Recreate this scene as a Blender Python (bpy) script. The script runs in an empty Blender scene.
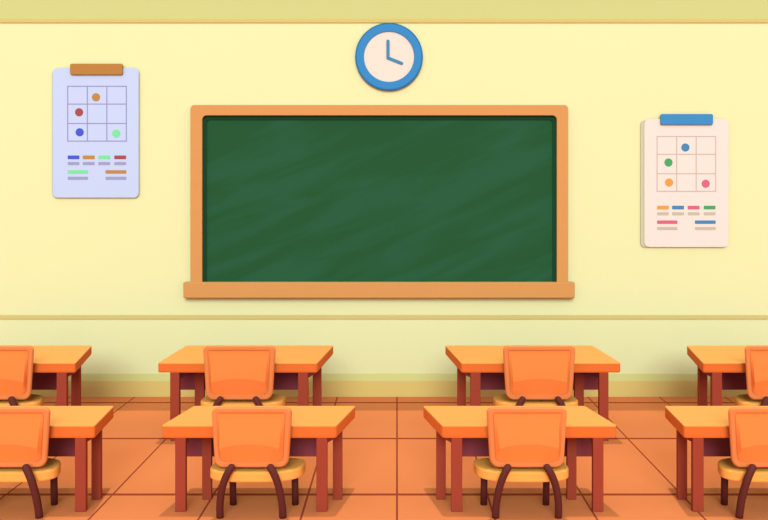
import bpy, bmesh, math
from mathutils import Vector, Matrix

S = bpy.context.scene
COL = S.collection
PI = math.pi

# ---------------------------------------------------------------- camera model
F, PX, PY, H = 800.0, 397.0, 198.0, 2.2        # focal length in pixels, vanishing point, eye height
DW = F * H / (396.5 - PY)                       # distance of the back wall

def X(px, d): return (px - PX) * d / F
def Z(py, d): return H - (py - PY) * d / F

cam = bpy.data.cameras.new('camera')
cam.sensor_width = 36.0
cam.lens = F / 768 * 36.0
cam.shift_x = -(PX - 384) / 768
cam.shift_y = -(260 - PY) / 768
camo = bpy.data.objects.new('camera', cam)
camo.location = (0, 0, H)
camo.rotation_euler = (PI / 2, 0, 0)
COL.objects.link(camo)
S.camera = camo

# ---------------------------------------------------------------- materials
def lin(rgb):
    v = [c / 255 for c in rgb]
    return [c / 12.92 if c <= .04045 else ((c + .055) / 1.055) ** 2.4 for c in v]

MATS = {}
def mat(name, rgb, rough=.75, spec=.15, noise=0.0, scale=(6, 6, 6), metallic=0.0, k=(.87, .87, .87)):
    if name in MATS: return MATS[name]
    m = bpy.data.materials.new(name)
    m.use_nodes = True
    nt = m.node_tree
    b = nt.nodes['Principled BSDF']
    c = [a * q for a, q in zip(lin(rgb), k)] + [1]
    b.inputs['Roughness'].default_value = rough
    b.inputs['Specular IOR Level'].default_value = spec
    b.inputs['Metallic'].default_value = metallic
    b.inputs['Base Color'].default_value = c
    if noise:
        tc = nt.nodes.new('ShaderNodeTexCoord')
        mp = nt.nodes.new('ShaderNodeMapping')
        mp.inputs['Scale'].default_value = scale
        n = nt.nodes.new('ShaderNodeTexNoise')
        n.inputs['Scale'].default_value = 1.0
        n.inputs['Detail'].default_value = 3.0
        r = nt.nodes.new('ShaderNodeMix'); r.data_type = 'RGBA'
        r.inputs[6].default_value = [x * (1 - noise) for x in c[:3]] + [1]
        r.inputs[7].default_value = [min(1, x * (1 + noise)) for x in c[:3]] + [1]
        nt.links.new(tc.outputs['Object'], mp.inputs['Vector'])
        nt.links.new(mp.outputs['Vector'], n.inputs['Vector'])
        nt.links.new(n.outputs['Fac'], r.inputs[0])
        nt.links.new(r.outputs[2], b.inputs['Base Color'])
    MATS[name] = m
    return m

M_WALL = mat('wall_paint', (245, 239, 175), .9, .0, .012, (.8, .8, .8))
M_FRIEZE = mat('frieze_paint', (221, 214, 137), .85, .0, k=(.80, .85, .85))
M_RAIL = mat('rail_paint', (230, 200, 120), .8, .0, k=(.80, .85, .85))
M_RAIL2 = mat('dado_paint', (226, 202, 124), .8, .0)
M_SKIRT = mat('skirting_paint', (240, 205, 119), .8, .0)
M_SKIRTCAP = mat('skirting_cap_paint', (232, 225, 142), .8, .0)
M_TILE = mat('terracotta_tile', (238, 139, 80), .85, .0, .02, (3, 3, 3), k=(.86, .82, .83))
M_GROUT = mat('tile_grout', (166, 71, 47), .9, .0)
M_FRAME = mat('board_frame_wood', (223, 156, 87), .7, .1, .02, (2, 20, 20))
M_EDGESHADE = mat('board_edge_shade', (29, 70, 42), .7, .05)
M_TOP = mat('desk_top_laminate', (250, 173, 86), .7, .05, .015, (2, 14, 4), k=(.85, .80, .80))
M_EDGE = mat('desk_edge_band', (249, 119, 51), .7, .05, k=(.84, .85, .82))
M_LEG = mat('desk_leg_wood', (168, 70, 48), .75, .05)
M_PANEL = mat('desk_panel', (160, 69, 74), .8, .05, k=(.9, 1.05, 1.1))
M_RIM = mat('chair_shell', (250, 141, 76), .6, .08, k=(.83, .82, .83))
M_PAD = mat('chair_pad', (255, 138, 64), .65, .05, k=(1, .89, .9))
M_SEAT = mat('chair_seat', (255, 175, 80), .65, .05, k=(1, .93, .95))
M_TUBE = mat('chair_tube', (101, 43, 36), .6, .1)
M_BLUE = mat('clock_blue', (59, 140, 198), .6, .1)
M_BLUED = mat('clock_blue_rim', (48, 116, 162), .6, .1)
M_FACE = mat('clock_face', (243, 227, 209), .8, .0)
M_HAND = mat('clock_hand', (74, 141, 176), .6, .1)

def board_mat():
    m = bpy.data.materials.new('chalkboard_green'); m.use_nodes = True
    nt = m.node_tree; b = nt.nodes['Principled BSDF']
    b.inputs['Roughness'].default_value = .9
    b.inputs['Specular IOR Level'].default_value = .0
    tc = nt.nodes.new('ShaderNodeTexCoord')
    mp = nt.nodes.new('ShaderNodeMapping')
    mp.inputs['Rotation'].default_value = (0, math.radians(22), 0)
    mp2 = nt.nodes.new('ShaderNodeMapping')
    mp2.inputs['Scale'].default_value = (.5, 1, 3.2)
    nt.links.new(mp.outputs['Vector'], mp2.inputs['Vector'])
    n = nt.nodes.new('ShaderNodeTexNoise')
    n.inputs['Scale'].default_value = 1.3; n.inputs['Detail'].default_value = 3
    n.inputs['Distortion'].default_value = .4
    r = nt.nodes.new('ShaderNodeValToRGB')
    r.color_ramp.elements[0].position = .42; r.color_ramp.elements[0].color = lin((39, 84, 49)) + [1]
    r.color_ramp.elements[1].position = .58; r.color_ramp.elements[1].color = lin((43, 89, 59)) + [1]
    nt.links.new(tc.outputs['Object'], mp.inputs['Vector'])
    nt.links.new(mp2.outputs['Vector'], n.inputs['Vector'])
    nt.links.new(n.outputs['Fac'], r.inputs['Fac'])
    nt.links.new(r.outputs['Color'], b.inputs['Base Color'])
    return m
M_BOARD = board_mat()

# ---------------------------------------------------------------- helpers
def link(name, bm, mats, parent=None, loc=(0, 0, 0), smooth=False, bevel=0, seg=2):
    bmesh.ops.recalc_face_normals(bm, faces=bm.faces[:])
    me = bpy.data.meshes.new(name)
    bm.to_mesh(me); bm.free()
    if not isinstance(mats, (list, tuple)): mats = [mats]
    for m in mats: me.materials.append(m)
    if smooth:
        for p in me.polygons: p.use_smooth = True
    o = bpy.data.objects.new(name, me)
    COL.objects.link(o)
    o.location = loc
    if parent: o.parent = parent
    if bevel:
        md = o.modifiers.new('bevel', 'BEVEL'); md.width = bevel; md.segments = seg
        md.limit_method = 'ANGLE'; md.angle_limit = math.radians(40)
    return o

def thing(name, label, cat, loc=(0, 0, 0), group=None):
    o = bpy.data.objects.new(name, None)
    o.empty_display_size = .1
    COL.objects.link(o)
    o.location = loc
    o['label'] = label; o['category'] = cat
    if group: o['group'] = group
    return o

def struct(name, bm, mats, label=None, **k):
    o = link(name, bm, mats, **k)
    o['kind'] = 'structure'
    if label: o['label'] = label
    return o

def box(bm, x0, x1, y0, y1, z0, z1, mi=0):
    v = [bm.verts.new(p) for p in ((x0, y0, z0), (x1, y0, z0), (x1, y1, z0), (x0, y1, z0),
                                   (x0, y0, z1), (x1, y0, z1), (x1, y1, z1), (x0, y1, z1))]
    for q in ((0, 1, 2, 3), (4, 5, 6, 7), (0, 1, 5, 4), (1, 2, 6, 5), (2, 3, 7, 6), (3, 0, 4, 7)):
        f = bm.faces.new([v[i] for i in q]); f.material_index = mi

def loft(bm, rings, cap0=True, cap1=True, mi=0):
    R = [[bm.verts.new(p) for p in r] for r in rings]
    n = len(R[0])
    for a, b in zip(R, R[1:]):
        for i in range(n):
            f = bm.faces.new((a[i], a[(i + 1) % n], b[(i + 1) % n], b[i])); f.material_index = mi
    if cap0: bm.faces.new(R[0][::-1]).material_index = mi
    if cap1: bm.faces.new(R[-1]).material_index = mi
    return R

def rrect(x0, x1, z0, z1, r, n=6):
    """rounded rectangle outline; r = (bottom-left, bottom-right, top-right, top-left)"""
    if not isinstance(r, (tuple, list)): r = (r,) * 4
    out = []
    for (cx, cz, rr, a0) in ((x0 + r[0], z0 + r[0], r[0], 180), (x1 - r[1], z0 + r[1], r[1], 270),
                             (x1 - r[2], z1 - r[2], r[2], 0), (x0 + r[3], z1 - r[3], r[3], 90)):
        for k in range(n + 1):
            a = math.radians(a0 + 90 * k / n)
            out.append((cx + rr * math.cos(a), cz + rr * math.sin(a)))
    return out

def plate(bm, outline, y0, y1, mi=0):
    loft(bm, [[(x, y0, z) for x, z in outline], [(x, y1, z) for x, z in outline]], mi=mi)

def tube(bm, pts, r, n=14, mi=0, dome=True):
    pts = [Vector(p) for p in pts]
    rings = []
    def ring(c, t, rad):
        t = t.normalized()
        u = t.cross(Vector((0, 1, 0)))
        if u.length < 1e-3: u = t.cross(Vector((1, 0, 0)))
        u.normalize(); w = t.cross(u)
        return [c + rad * (math.cos(a) * u + math.sin(a) * w) for a in [2 * PI * k / n for k in range(n)]]
    T = []
    for i in range(len(pts)):
        a = pts[max(0, i - 1)]; b = pts[min(len(pts) - 1, i + 1)]
        T.append(b - a)
    if dome:
        for k in (80, 55, 28):
            a = math.radians(k)
            rings.append(ring(pts[0] - T[0].normalized() * r * math.sin(a) * .9, T[0], r * math.cos(a)))
    for p, t in zip(pts, T): rings.append(ring(p, t, r))
    loft(bm, rings, mi=mi)
    # the foot is left flat: squash everything below the floor
    for v in bm.verts:
        if v.co.z < 0: v.co.z = 0

def disc(bm, cx, cz, r, y0, y1, n=48, mi=0):
    plate(bm, [(cx + r * math.cos(2 * PI * k / n), cz + r * math.sin(2 * PI * k / n)) for k in range(n)], y0, y1, mi)

# ---------------------------------------------------------------- the room
XL, XR = -13.0, 13.0
# floor: terracotta tiles with grout strips
cx = sorted([.0, .67, 1.37, 2.11, 2.9, 3.62, 4.34, 5.06, 5.78, 6.5, -.66, -1.36, -2.11, -2.9, -3.62, -4.34, -5.06, -5.78, -6.5] + [s * (6.5 + .72 * j) for j in range(1, 9) for s in (-1, 1)])
cy = [-11.3, -9.95, -8.6, -7.3, -5.95, -4.6, -3.25, -1.9, -.55, .8, 1.16 + 1.0, 3.21, 4.575, 5.936, 7.318, 8.602]
def cuts(lo, hi, cs, w):
    out = [(lo, None)]; e = [lo]
    for c in cs: e += [c - w / 2, c + w / 2]
    return e + [hi]
ex = cuts(XL, XR, cx, .015); ey = cuts(-12.0, DW + .1, cy, .042)
bm = bmesh.new()
V = [[bm.verts.new((x, y, 0)) for x in ex] for y in ey]
for j in range(len(ey) - 1):
    for i in range(len(ex) - 1):
        f = bm.faces.new((V[j][i], V[j][i + 1], V[j + 1][i + 1], V[j + 1][i]))
        f.material_index = 1 if (i % 2 or j % 2) else 0
r = bmesh.ops.extrude_face_region(bm, geom=bm.faces[:])
for v in r['geom']:
    if isinstance(v, bmesh.types.BMVert): v.co.z = -.08
struct('floor', bm, [M_TILE, M_GROUT], 'orange terracotta tiled floor with dark red grout lines')

WT = 4.46
bm = bmesh.new(); box(bm, XL, XR, DW, DW + .15, 0, WT)
struct('wall_back', bm, M_WALL, 'pale yellow classroom wall')
bm = bmesh.new(); box(bm, XL, XR, DW - .008, DW, Z(18.6, DW - .008), WT)
struct('trim_1', bm, M_FRIEZE, 'greenish yellow band along the top of the wall')
bm = bmesh.new(); box(bm, XL, XR, DW - .012, DW, Z(22.8, DW - .012), Z(18.4, DW - .012))
struct('trim_2', bm, M_RAIL, 'thin tan picture rail below the top band', bevel=.004)
bm = bmesh.new(); box(bm, XL, XR, DW - .010, DW, Z(319.3, DW - .010), Z(315, DW - .010))
struct('trim_3', bm, M_RAIL2, 'thin tan rail on the wall below the chalkboard', bevel=.004)
bm = bmesh.new(); box(bm, XL, XR, DW - .010, DW, Z(381.3, DW - .010), Z(373.6, DW - .010))
struct('trim_4', bm, M_SKIRTCAP, 'greenish yellow strip on top of the baseboard')
bm = bmesh.new(); box(bm, XL, XR, DW - .014, DW, 0, Z(381, DW - .014))
struct('baseboard_back', bm, M_SKIRT, 'tan baseboard along the back wall')

# ---------------------------------------------------------------- chalkboard
D = DW - .07
cxb = X(379, D); czb = Z(282, D)
root = thing('chalkboard', 'wide green chalkboard in an orange wood frame hung on the yellow wall', 'chalkboard', (cxb, DW, czb))
def wx(px, d): return X(px, d) - cxb
def wz(py, d): return Z(py, d) - czb
bm = bmesh.new()
o_ = rrect(wx(190.3, D), wx(568.2, D), wz(283, D), wz(105, D), (.01, .01, .045, .045))
i_ = rrect(wx(202, D), wx(557, D), wz(283, D), wz(115.2, D), (.008, .008, .05, .05))
i_ = [(x, z + (.01 if z < 0 else 0)) for x, z in i_]
F0 = [(x, -.07, z) for x, z in o_]; F1 = [(x, -.07, z) for x, z in i_]
loft(bm, [[(x, 0, z) for x, z in o_], F0, F1, [(x, -.004, z) for x, z in i_]], False, False)
link('frame', bm, M_FRAME, root)
DB = DW - .02
bm = bmesh.new(); box(bm, wx(201, DB), wx(558, DB), -.02, -.002, wz(284, DB), wz(114, DB))
link('writing_surface', bm, M_BOARD, root)
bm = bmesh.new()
DT = DW - .035  # dark green strip put in as shade along the frame's inner edge
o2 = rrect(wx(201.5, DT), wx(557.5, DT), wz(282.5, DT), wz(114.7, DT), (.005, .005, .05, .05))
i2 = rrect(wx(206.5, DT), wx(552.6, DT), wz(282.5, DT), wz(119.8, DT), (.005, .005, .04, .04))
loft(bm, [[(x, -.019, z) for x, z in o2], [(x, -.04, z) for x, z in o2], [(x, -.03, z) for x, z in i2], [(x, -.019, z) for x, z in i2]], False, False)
t = link('inner_edge_shade', bm, M_EDGESHADE, root); t['label'] = 'dark green strip standing in for shade inside the frame'
DC = DW - .09
bm = bmesh.new(); box(bm, wx(183, DC), wx(575, DC), -.09, 0, wz(298.3, DC), wz(282.3, DC))
link('chalk_tray', bm, M_FRAME, root, bevel=.012)

# ---------------------------------------------------------------- clock
D = DW - .036
cxk, czk = X(389, D), Z(56.7, D)
root = thing('wall_clock', 'round blue wall clock with cream face above the chalkboard', 'clock', (cxk, DW, czk))
k = D / F
bm = bmesh.new()
n = 96
prof = [(33.9, 0), (33.9, .034), (33.6, .036), (32.4, .036)]
loft(bm, [[(r * k * math.cos(2 * PI * j / n), -y, r * k * math.sin(2 * PI * j / n)) for j in range(n)] for r, y in prof] , False, False)
o = link('outer_rim', bm, M_BLUED, root); o['label'] = 'darker blue outer edge'
bm = bmesh.new()
prof = [(32.5, .02), (32.5, .037), (32.1, .039), (25.6, .039), (25.1, .036), (25.1, .02)]
loft(bm, [[(r * k * math.cos(2 * PI * j / n), -y, r * k * math.sin(2 * PI * j / n)) for j in range(n)] for r, y in prof], False, False)
link('case_ring', bm, M_BLUE, root)
bm = bmesh.new(); disc(bm, 0, 0, 25.3 * k, -.028, -.0, 96)
o = link('clock_face', bm, M_FACE, root); o['label'] = 'plain cream dial'
def hand(name, px0, py0, px1, py1, w, y):
    a = Vector((px0 * k, -py0 * k)); b = Vector((px1 * k, -py1 * k))
    d = (b - a).normalized(); p = Vector((-d.y, d.x)); out = []
    ang = math.atan2(d.y, d.x)
    for j in range(9):
        t = ang - PI / 2 + PI * j / 8; out.append((b.x + w / 2 * k * math.cos(t), b.y + w / 2 * k * math.sin(t)))
    for j in range(9):
        t = ang + PI / 2 + PI * j / 8; out.append((a.x + w / 2 * k * math.cos(t), a.y + w / 2 * k * math.sin(t)))
    bm = bmesh.new(); plate(bm, out, -y, -y + .006)
    link(name, bm, M_HAND, root)
hand('minute_hand', -1, 1.2, -1, -15.6, 3.2, .0365)
hand('hour_hand', -1, 1.2, 12.6, 6.6, 3.2, .034)

# ---------------------------------------------------------------- the two clipboards
def clipboard(label, x0, x1, y0, y1, clip, ox, oy, cm, pm, bmx, gm, tm, cols, dots, bx0):
    D = DW - .025
    c = (X((x0 + x1) / 2, D), DW - .002, Z(y1, D))
    root = thing('hanging_clipboard', label, 'clipboard', c)
    ux = lambda p, d=D: X(p, d) - c[0]
    uz = lambda p, d=D: Z(p, d) - c[2]
    bm = bmesh.new(); plate(bm, rrect(ux(bx0), ux(x1 - 2), uz(y1 + .3), uz(y0 + 1.2), .05), -.014, 0)
    o = link('backing_board', bm, bmx, root); o['label'] = 'darker edge of the backing board'
    bm = bmesh.new()
    plate(bm, rrect(ux(x0), ux(x1), uz(y1), uz(y0), .055), -.025, -.0145)
    ya, yb = -.0262, -.0248
    g = [0, 19.6, 39.1, 58.6]; h = [0, 17.8, 37.2, 54.8]
    for q in g: box(bm, ux(ox + q - .5), ux(ox + q + .5), ya, yb, uz(oy + h[3] + .5), uz(oy - .5), 1)
    for q in h: box(bm, ux(ox - .5), ux(ox + g[3] + .5), ya - .0001, yb, uz(oy + q + .5), uz(oy + q - .5), 1)
    for (px, py, mi) in dots: disc(bm, ux(ox + px), uz(oy + py), 4.1 * D / F, -.0268, yb, 28, mi)
    def bar(a, b, y, hgt, mi):
        plate(bm, rrect(ux(ox + a), ux(ox + b), uz(oy + y + hgt), uz(oy + y), .008, 3), -.0266, yb, mi)
    for (a, b), mi in zip(((0, 11.7), (15, 27), (30.6, 42.4), (46.6, 58.4)), cols[:4]):
        bar(a, b, 69.2, 3.7, mi); bar(a, b, 75.7, 3.1, 2)
    for (a, b), mi in zip(((0, 20.3), (37.8, 58.6)), cols[4:]):
        bar(a, b, 83.9, 3.5, mi); bar(a, b, 90.4, 3.1, 2)
    link('printed_sheet', bm, [pm, gm, tm] + [mat(*q) for q in PAL], root)
    bm = bmesh.new(); plate(bm, rrect(ux(clip[0]), ux(clip[1]), uz(clip[3]), uz(clip[2]), .018), -.05, -.0255)
    link('clip', bm, cm, root, bevel=.005)
    return root

PAL = [('ink_blue', (74, 91, 214)), ('ink_brown', (196, 139, 69)), ('ink_mint', (127, 232, 160)), ('ink_maroon', (169, 80, 79))]
clipboard('pale blue clipboard chart with a brown clip, hung left of the chalkboard', 53, 138.7, 68, 197.6, (70.8, 123.3, 64, 75),
          67.8, 86.3, mat('clip_brown', (190, 130, 61)), mat('sheet_blue', (209, 217, 245), .85, 0, k=(.82, .86, .86)), mat('backing_grey', (195, 203, 203), .85, 0),
          mat('grid_violet', (156, 152, 196)), mat('text_violet', (163, 162, 198)), [3, 4, 5, 6, 5, 4],
          [(28.3, 11, 4), (11.4, 26, 6), (12, 46, 3), (48.6, 47.2, 5)], 51.7)
PAL = [('ink_orange', (243, 162, 72)), ('ink_steel', (74, 139, 184)), ('ink_pink', (226, 105, 127)), ('ink_green', (79, 168, 99))]
clipboard('cream clipboard chart with a blue clip, hung right of the chalkboard', 644.3, 728.5, 119, 247, (660, 712.3, 114.2, 124.9),
          657, 136.5, mat('clip_blue', (65, 143, 198)), mat('sheet_cream', (247, 229, 214), .85, 0), mat('backing_tan', (217, 207, 168), .85, 0),
          mat('grid_tan', (210, 188, 170)), mat('text_tan', (207, 191, 166)), [3, 4, 5, 6, 5, 4],
          [(28.3, 11, 4), (11.4, 26, 6), (12, 46, 3), (48.6, 47.2, 5)], 641.0)

# ---------------------------------------------------------------- desks
def desk(label, tr, group, P):
    """tr maps a design pixel of the first desk of the row to this desk's pixel"""
    flip = tr(1) < tr(0)
    def xs(a, b, d):
        p, q = X(tr(a), d), X(tr(b), d)
        return (min(p, q), max(p, q))
    d0, d1, zt, th = P['d0'], P['d1'], P['z'], P['th']
    fl = xs(*P['front'], d0); bk = xs(*P['back'], d1)
    c = ((fl[0] + fl[1]) / 2, (d0 + d1) / 2)
    root = thing('school_desk', label, 'desk', (c[0], c[1], 0), group)
    L = lambda x, y: (x - c[0], y - c[1])
    # slab with rounded corners in plan
    q = [L(fl[0], d0), L(fl[1], d0), L(bk[1], d1), L(bk[0], d1)]
    out = []
    for i in range(4):
        p = Vector(q[i]); a = (Vector(q[i - 1]) - p).normalized(); b = (Vector(q[(i + 1) % 4]) - p).normalized()
        r = P['r']
        for t in [j / 5 for j in range(6)]:
            s0 = p + a * r; s1 = p + b * r
            out.append((s0 * (1 - t) ** 2 + p * 2 * t * (1 - t) + s1 * t * t))
    bm = bmesh.new()
    bot = zt - th
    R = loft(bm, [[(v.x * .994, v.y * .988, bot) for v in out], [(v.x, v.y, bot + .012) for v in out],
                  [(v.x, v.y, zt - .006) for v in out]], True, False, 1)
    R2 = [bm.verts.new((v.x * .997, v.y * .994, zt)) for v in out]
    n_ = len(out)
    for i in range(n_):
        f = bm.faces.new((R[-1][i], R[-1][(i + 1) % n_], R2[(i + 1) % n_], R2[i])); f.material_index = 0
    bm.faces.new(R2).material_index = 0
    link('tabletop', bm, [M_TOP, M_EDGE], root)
    # legs
    for (a, b), d, w in ((P['fl'][0], d0 + .004, P['lw']), (P['fl'][1], d0 + .004, P['lw']),
                         (P['rl'][0], P['dr'], P['lw'] * .9), (P['rl'][1], P['dr'], P['lw'] * .9)):
        x0, x1 = xs(a, b, d)
        bm = bmesh.new(); box(bm, x0 - c[0], x1 - c[0], d - c[1], d - c[1] + .55 * w, 0, bot + .002)
        link('leg', bm, M_LEG, root, bevel=.004)
    # side rails between front and rear legs, just under the top
    for i in (0, 1):
        f0 = xs(*P['fl'][i], d0 + .07); r0 = xs(*P['rl'][i], P['dr'])
        bm = bmesh.new()
        fx = (f0[0] + f0[1]) / 2 - c[0]; rx = (r0[0] + r0[1]) / 2 - c[0]
        h_ = P['rail']
        loft(bm, [[(fx - .015, d0 + .03 - c[1], bot), (fx + .015, d0 + .03 - c[1], bot), (fx + .015, d0 + .03 - c[1], bot - h_), (fx - .015, d0 + .03 - c[1], bot - h_)],
                  [(rx - .015, P['dr'] + .03 - c[1], bot), (rx + .015, P['dr'] + .03 - c[1], bot), (rx + .015, P['dr'] + .03 - c[1], bot - h_), (rx - .015, P['dr'] + .03 - c[1], bot - h_)]])
        o = link('side_rail', bm, M_PANEL, root)
    x0, x1 = xs(*P['panel'], P['dp'])
    bm = bmesh.new(); box(bm, x0 - c[0], x1 - c[0], P['dp'] - c[1], P['dp'] + .025 - c[1], P['pz'], bot + .002)
    o = link('modesty_panel', bm, M_PANEL, root); o['label'] = 'dark maroon panel under the top'
    return root

FRONT = dict(d0=5.60, d1=6.136, z=.606, th=.086, front=(161.3, 336.3), back=(194, 355.8), r=.024, lw=.075,
             fl=((175, 185.6), (316.3, 327.2)), rl=((202, 211.4), (332.8, 342.2)), dr=5.83, dp=5.93, rail=.06,
             panel=(180, 322), pz=Z(456.5, 5.93))
BACK = dict(d0=7.24, d1=8.10, z=.707, th=.088, front=(157.5, 317.3), back=(186.5, 333.6), r=.028, lw=.088,
            fl=((170, 179.3), (298, 308)), rl=((194.6, 204), (312.6, 321.2)), dr=7.60, dp=7.72, rail=.075,
            panel=(175, 303), pz=Z(389.8, 7.72))
SH = 241.6
T_ = [lambda p: p - SH, lambda p: p, lambda p: 778.6 - p, lambda p: 778.6 - p + SH]
T_ = {'ol': T_[0], 'il': T_[1], 'ir': T_[2], 'or': T_[3]}
gf, gb = 'desks of the front row', 'desks of the back row'
desk('orange-topped desk in the nearest row, cut off by the left edge of the photo', T_['ol'], gf, FRONT)
desk('orange-topped desk in the nearest row, standing just left of the centre aisle', T_['il'], gf, FRONT)
desk('orange-topped desk in the nearest row, standing just right of the centre aisle', T_['ir'], gf, FRONT)
desk('orange-topped desk in the nearest row, cut off by the right edge of the photo', T_['or'], gf, FRONT)
desk('orange-topped desk near the wall, cut off by the left edge of the photo', T_['ol'], gb, BACK)
desk('orange-topped desk near the wall, left of the centre aisle under the chalkboard', T_['il'], gb, BACK)
desk('orange-topped desk near the wall, right of the centre aisle under the chalkboard', T_['ir'], gb, BACK)
desk('orange-topped desk near the wall, cut off by the right edge of the photo', T_['or'], gb, BACK)

# ---------------------------------------------------------------- chairs
def chair(label, px, d, sc, skew, group, seat_skew):
    """px = pixel column of the backrest centre at distance d; sc = size; skew = sideways drift of the seat per metre"""
    root = thing('school_chair', label, 'chair', (X(px, d), d, 0), group)
    def w(u, v, z): return ((u + skew * v) * sc, v * sc, z * sc)
    def wt(u, v, z): return ((u + skew * .012) * sc, v * sc, z * sc)
    # backrest: moulded shell with a raised rim and a recess facing the viewer
    zb, zt, hb, ht = .336, .753, .252, .277
    def outline(e, rb=.06, rt=.036):
        pts = []
        W = (hb + ht) / 2
        base = rrect(-W + e, W - e, zb + e, zt - e, (rb, rb, rt, rt), 7)
        for x, z in base:
            t = (z - zb) / (zt - zb); f = (hb + (ht - hb) * t) / W
            bow = .006 * (x / W) ** 2 if z > .6 else 0
            pts.append((x * f, z - bow))
        return pts
    bm = bmesh.new()
    rings = []
    for e, v in ((.006, .016), (0, .008), (0, -.008), (.008, -.018), (.030, -.017), (.040, -.010)):
        rings.append([w(x, v, z) for x, z in outline(e, max(.02, .06 - e * .6), max(.014, .036 - e * .6))])
    loft(bm, rings, True, True)
    link('backrest', bm, M_RIM, root, smooth=False)
    # pad in the recess: flat above, bulging and turning under below a curved crease
    bm = bmesh.new()
    NX, NZ = 28, 30
    G = []
    x_l = lambda t: (hb + (ht - hb) * t) - .040
    for j in range(NZ + 1):
        row = []
        for i in range(NX + 1):
            a = -1 + 2 * i / NX
            z0 = zb + .034; z1 = zt - .045
            crease = .505 - .034 * a * a
            nl = 12
            if j <= nl: z = z0 + (crease - z0) * j / nl
            else: z = crease + (z1 - crease) * (j - nl) / (NZ - nl)
            t = (z - zb) / (zt - zb)
            x = a * x_l(t)
            # round the lower corners
            cr = .045
            if z < z0 + cr:
                x *= (x_l(t) - cr + math.sqrt(max(0, cr * cr - (z0 + cr - z) ** 2))) / x_l(t)
            if j <= nl: v = -.0145 - .031 * (j / nl) ** 1.1
            else:
                q = (j - nl) / (NZ - nl)
                v = -.0455 + .031 * min(1, q / .9) ** 1.3
            edge = min(1, (1 - abs(a)) / .07)
            v = -.0145 + (v + .0145) * edge ** .6
            row.append(bm.verts.new(w(x, v, z)))
        G.append(row)
    for j in range(NZ):
        for i in range(NX):
            bm.faces.new((G[j][i], G[j][i + 1], G[j + 1][i + 1], G[j + 1][i]))
    geo = bmesh.ops.extrude_face_region(bm, geom=bm.faces[:])
    for g in geo['geom']:
        if isinstance(g, bmesh.types.BMVert): g.co.y = -.004 * sc
    o = link('back_pad', bm, M_PAD, root); o['label'] = 'lighter orange inner panel'
    for p in o.data.polygons: p.use_smooth = True
    md = o.modifiers.new('edges', 'EDGE_SPLIT'); md.split_angle = math.radians(14)
    # seat
    bm = bmesh.new()
    n = 72
    def so(e):
        pts = []
        for j in range(n):
            a = 2 * PI * j / n; ca, sa = math.cos(a), math.sin(a)
            p = .62
            u = math.copysign(abs(ca) ** p, ca) * (.324 - e)
            v = .128 + math.copysign(abs(sa) ** (.8 if sa < 0 else .55), sa) * (.165 - e)
            pts.append((u, v))
        return pts
    rings = [[((u + seat_skew * v) * sc, v * sc, z * sc) for u, v in so(e)] for e, z in ((.02, .238), (.004, .242), (0, .25), (0, .300), (.004, .308), (.012, .312), (.05, .311), (.11, .305))]
    loft(bm, rings)
    link('seat', bm, M_SEAT, root)
    # legs
    for s in (-1, 1):
        bm = bmesh.new()
        P0 = (s * .133, -.058, .352); P1 = (s * .172, -.072, .285); P2 = (s * .207, -.062, .15); P3 = (s * .216, -.036, 0)
        pts = []
        for j in range(17):
            t = j / 16
            # Catmull-like: cubic through four points (Lagrange at 0,.25,.62,1)
            ts = (0, .25, .62, 1)
            q = [0, 0, 0]
            for m_, pm in enumerate((P0, P1, P2, P3)):
                l = 1
                for n2 in range(4):
                    if n2 != m_: l *= (t - ts[n2]) / (ts[m_] - ts[n2])
                for c_ in range(3): q[c_] += pm[c_] * l
            pts.append(wt(*q))
        tube(bm, pts, .0255 * sc)
        link('leg', bm, M_TUBE, root, smooth=True)
    for s in (-1, 1):
        bm = bmesh.new()
        tube(bm, [w(s * .223, .19, .245), w(s * .223, .195, .13), w(s * .223, .20, 0)], .0245 * sc, dome=False)
        link('leg', bm, M_TUBE, root, smooth=True)
    return root

cf, cb = 'chairs of the front row', 'chairs of the back row'
DF, DBK = 5.545, 7.17
chair('orange chair in the nearest row, cut off by the left edge of the photo', 252 - SH, DF, 1, -.02, cf, -.27)
chair('orange chair in the nearest row, at the desk just left of the centre aisle', 252, DF, 1, .26, cf, .15)
chair('orange chair in the nearest row, at the desk just right of the centre aisle', 526.6, DF, 1, -.26, cf, -.15)
chair('orange chair in the nearest row, cut off by the right edge of the photo', 526.6 + SH, DF, 1, .0, cf, .25)
chair('orange chair of the row near the wall, cut off at the left photo edge', 239.5 - SH, DBK, 1.172, -.25, cb, -.27)
chair('orange chair of the row near the wall, at the desk left of the centre aisle', 239.5, DBK, 1.172, .03, cb, .03)
chair('orange chair of the row near the wall, at the desk right of the centre aisle', 539, DBK, 1.172, -.03, cb, -.03)
chair('orange chair of the row near the wall, cut off at the right photo edge', 539 + SH, DBK, 1.172, .28, cb, .27)

# ---------------------------------------------------------------- light
w = bpy.data.worlds.new('world'); S.world = w; w.use_nodes = True
w.node_tree.nodes['Background'].inputs[0].default_value = (1, 1, 1, 1)
w.node_tree.nodes['Background'].inputs[1].default_value = .70

def sun(name, direction, strength, angle):
    l = bpy.data.lights.new(name, 'SUN'); l.energy = strength; l.angle = math.radians(angle)
    o = bpy.data.objects.new(name, l); COL.objects.link(o)
    o.location = (0, 0, 8)
    o.rotation_euler = Vector(direction).to_track_quat('-Z', 'Y').to_euler()
    return o
sun('overhead_sun', (0, -.13, -1), 1.12, .8)          # added overhead sun, angled so the wall shades the floor beside it
fill = sun('front_fill', (.0, 1, -.50), 2.2, 30)       # added soft fill from behind the viewer, tinted cool against floor bounce
fill.data.color = (.70, .885, .99)

vs = S.view_settings
vs.view_transform = 'Standard'; vs.look = 'None'; vs.gamma = 1; vs.use_curve_mapping = False
vs.exposure = 0.2
S.cycles.diffuse_bounces = 1
S.display_settings.display_device = 'sRGB'
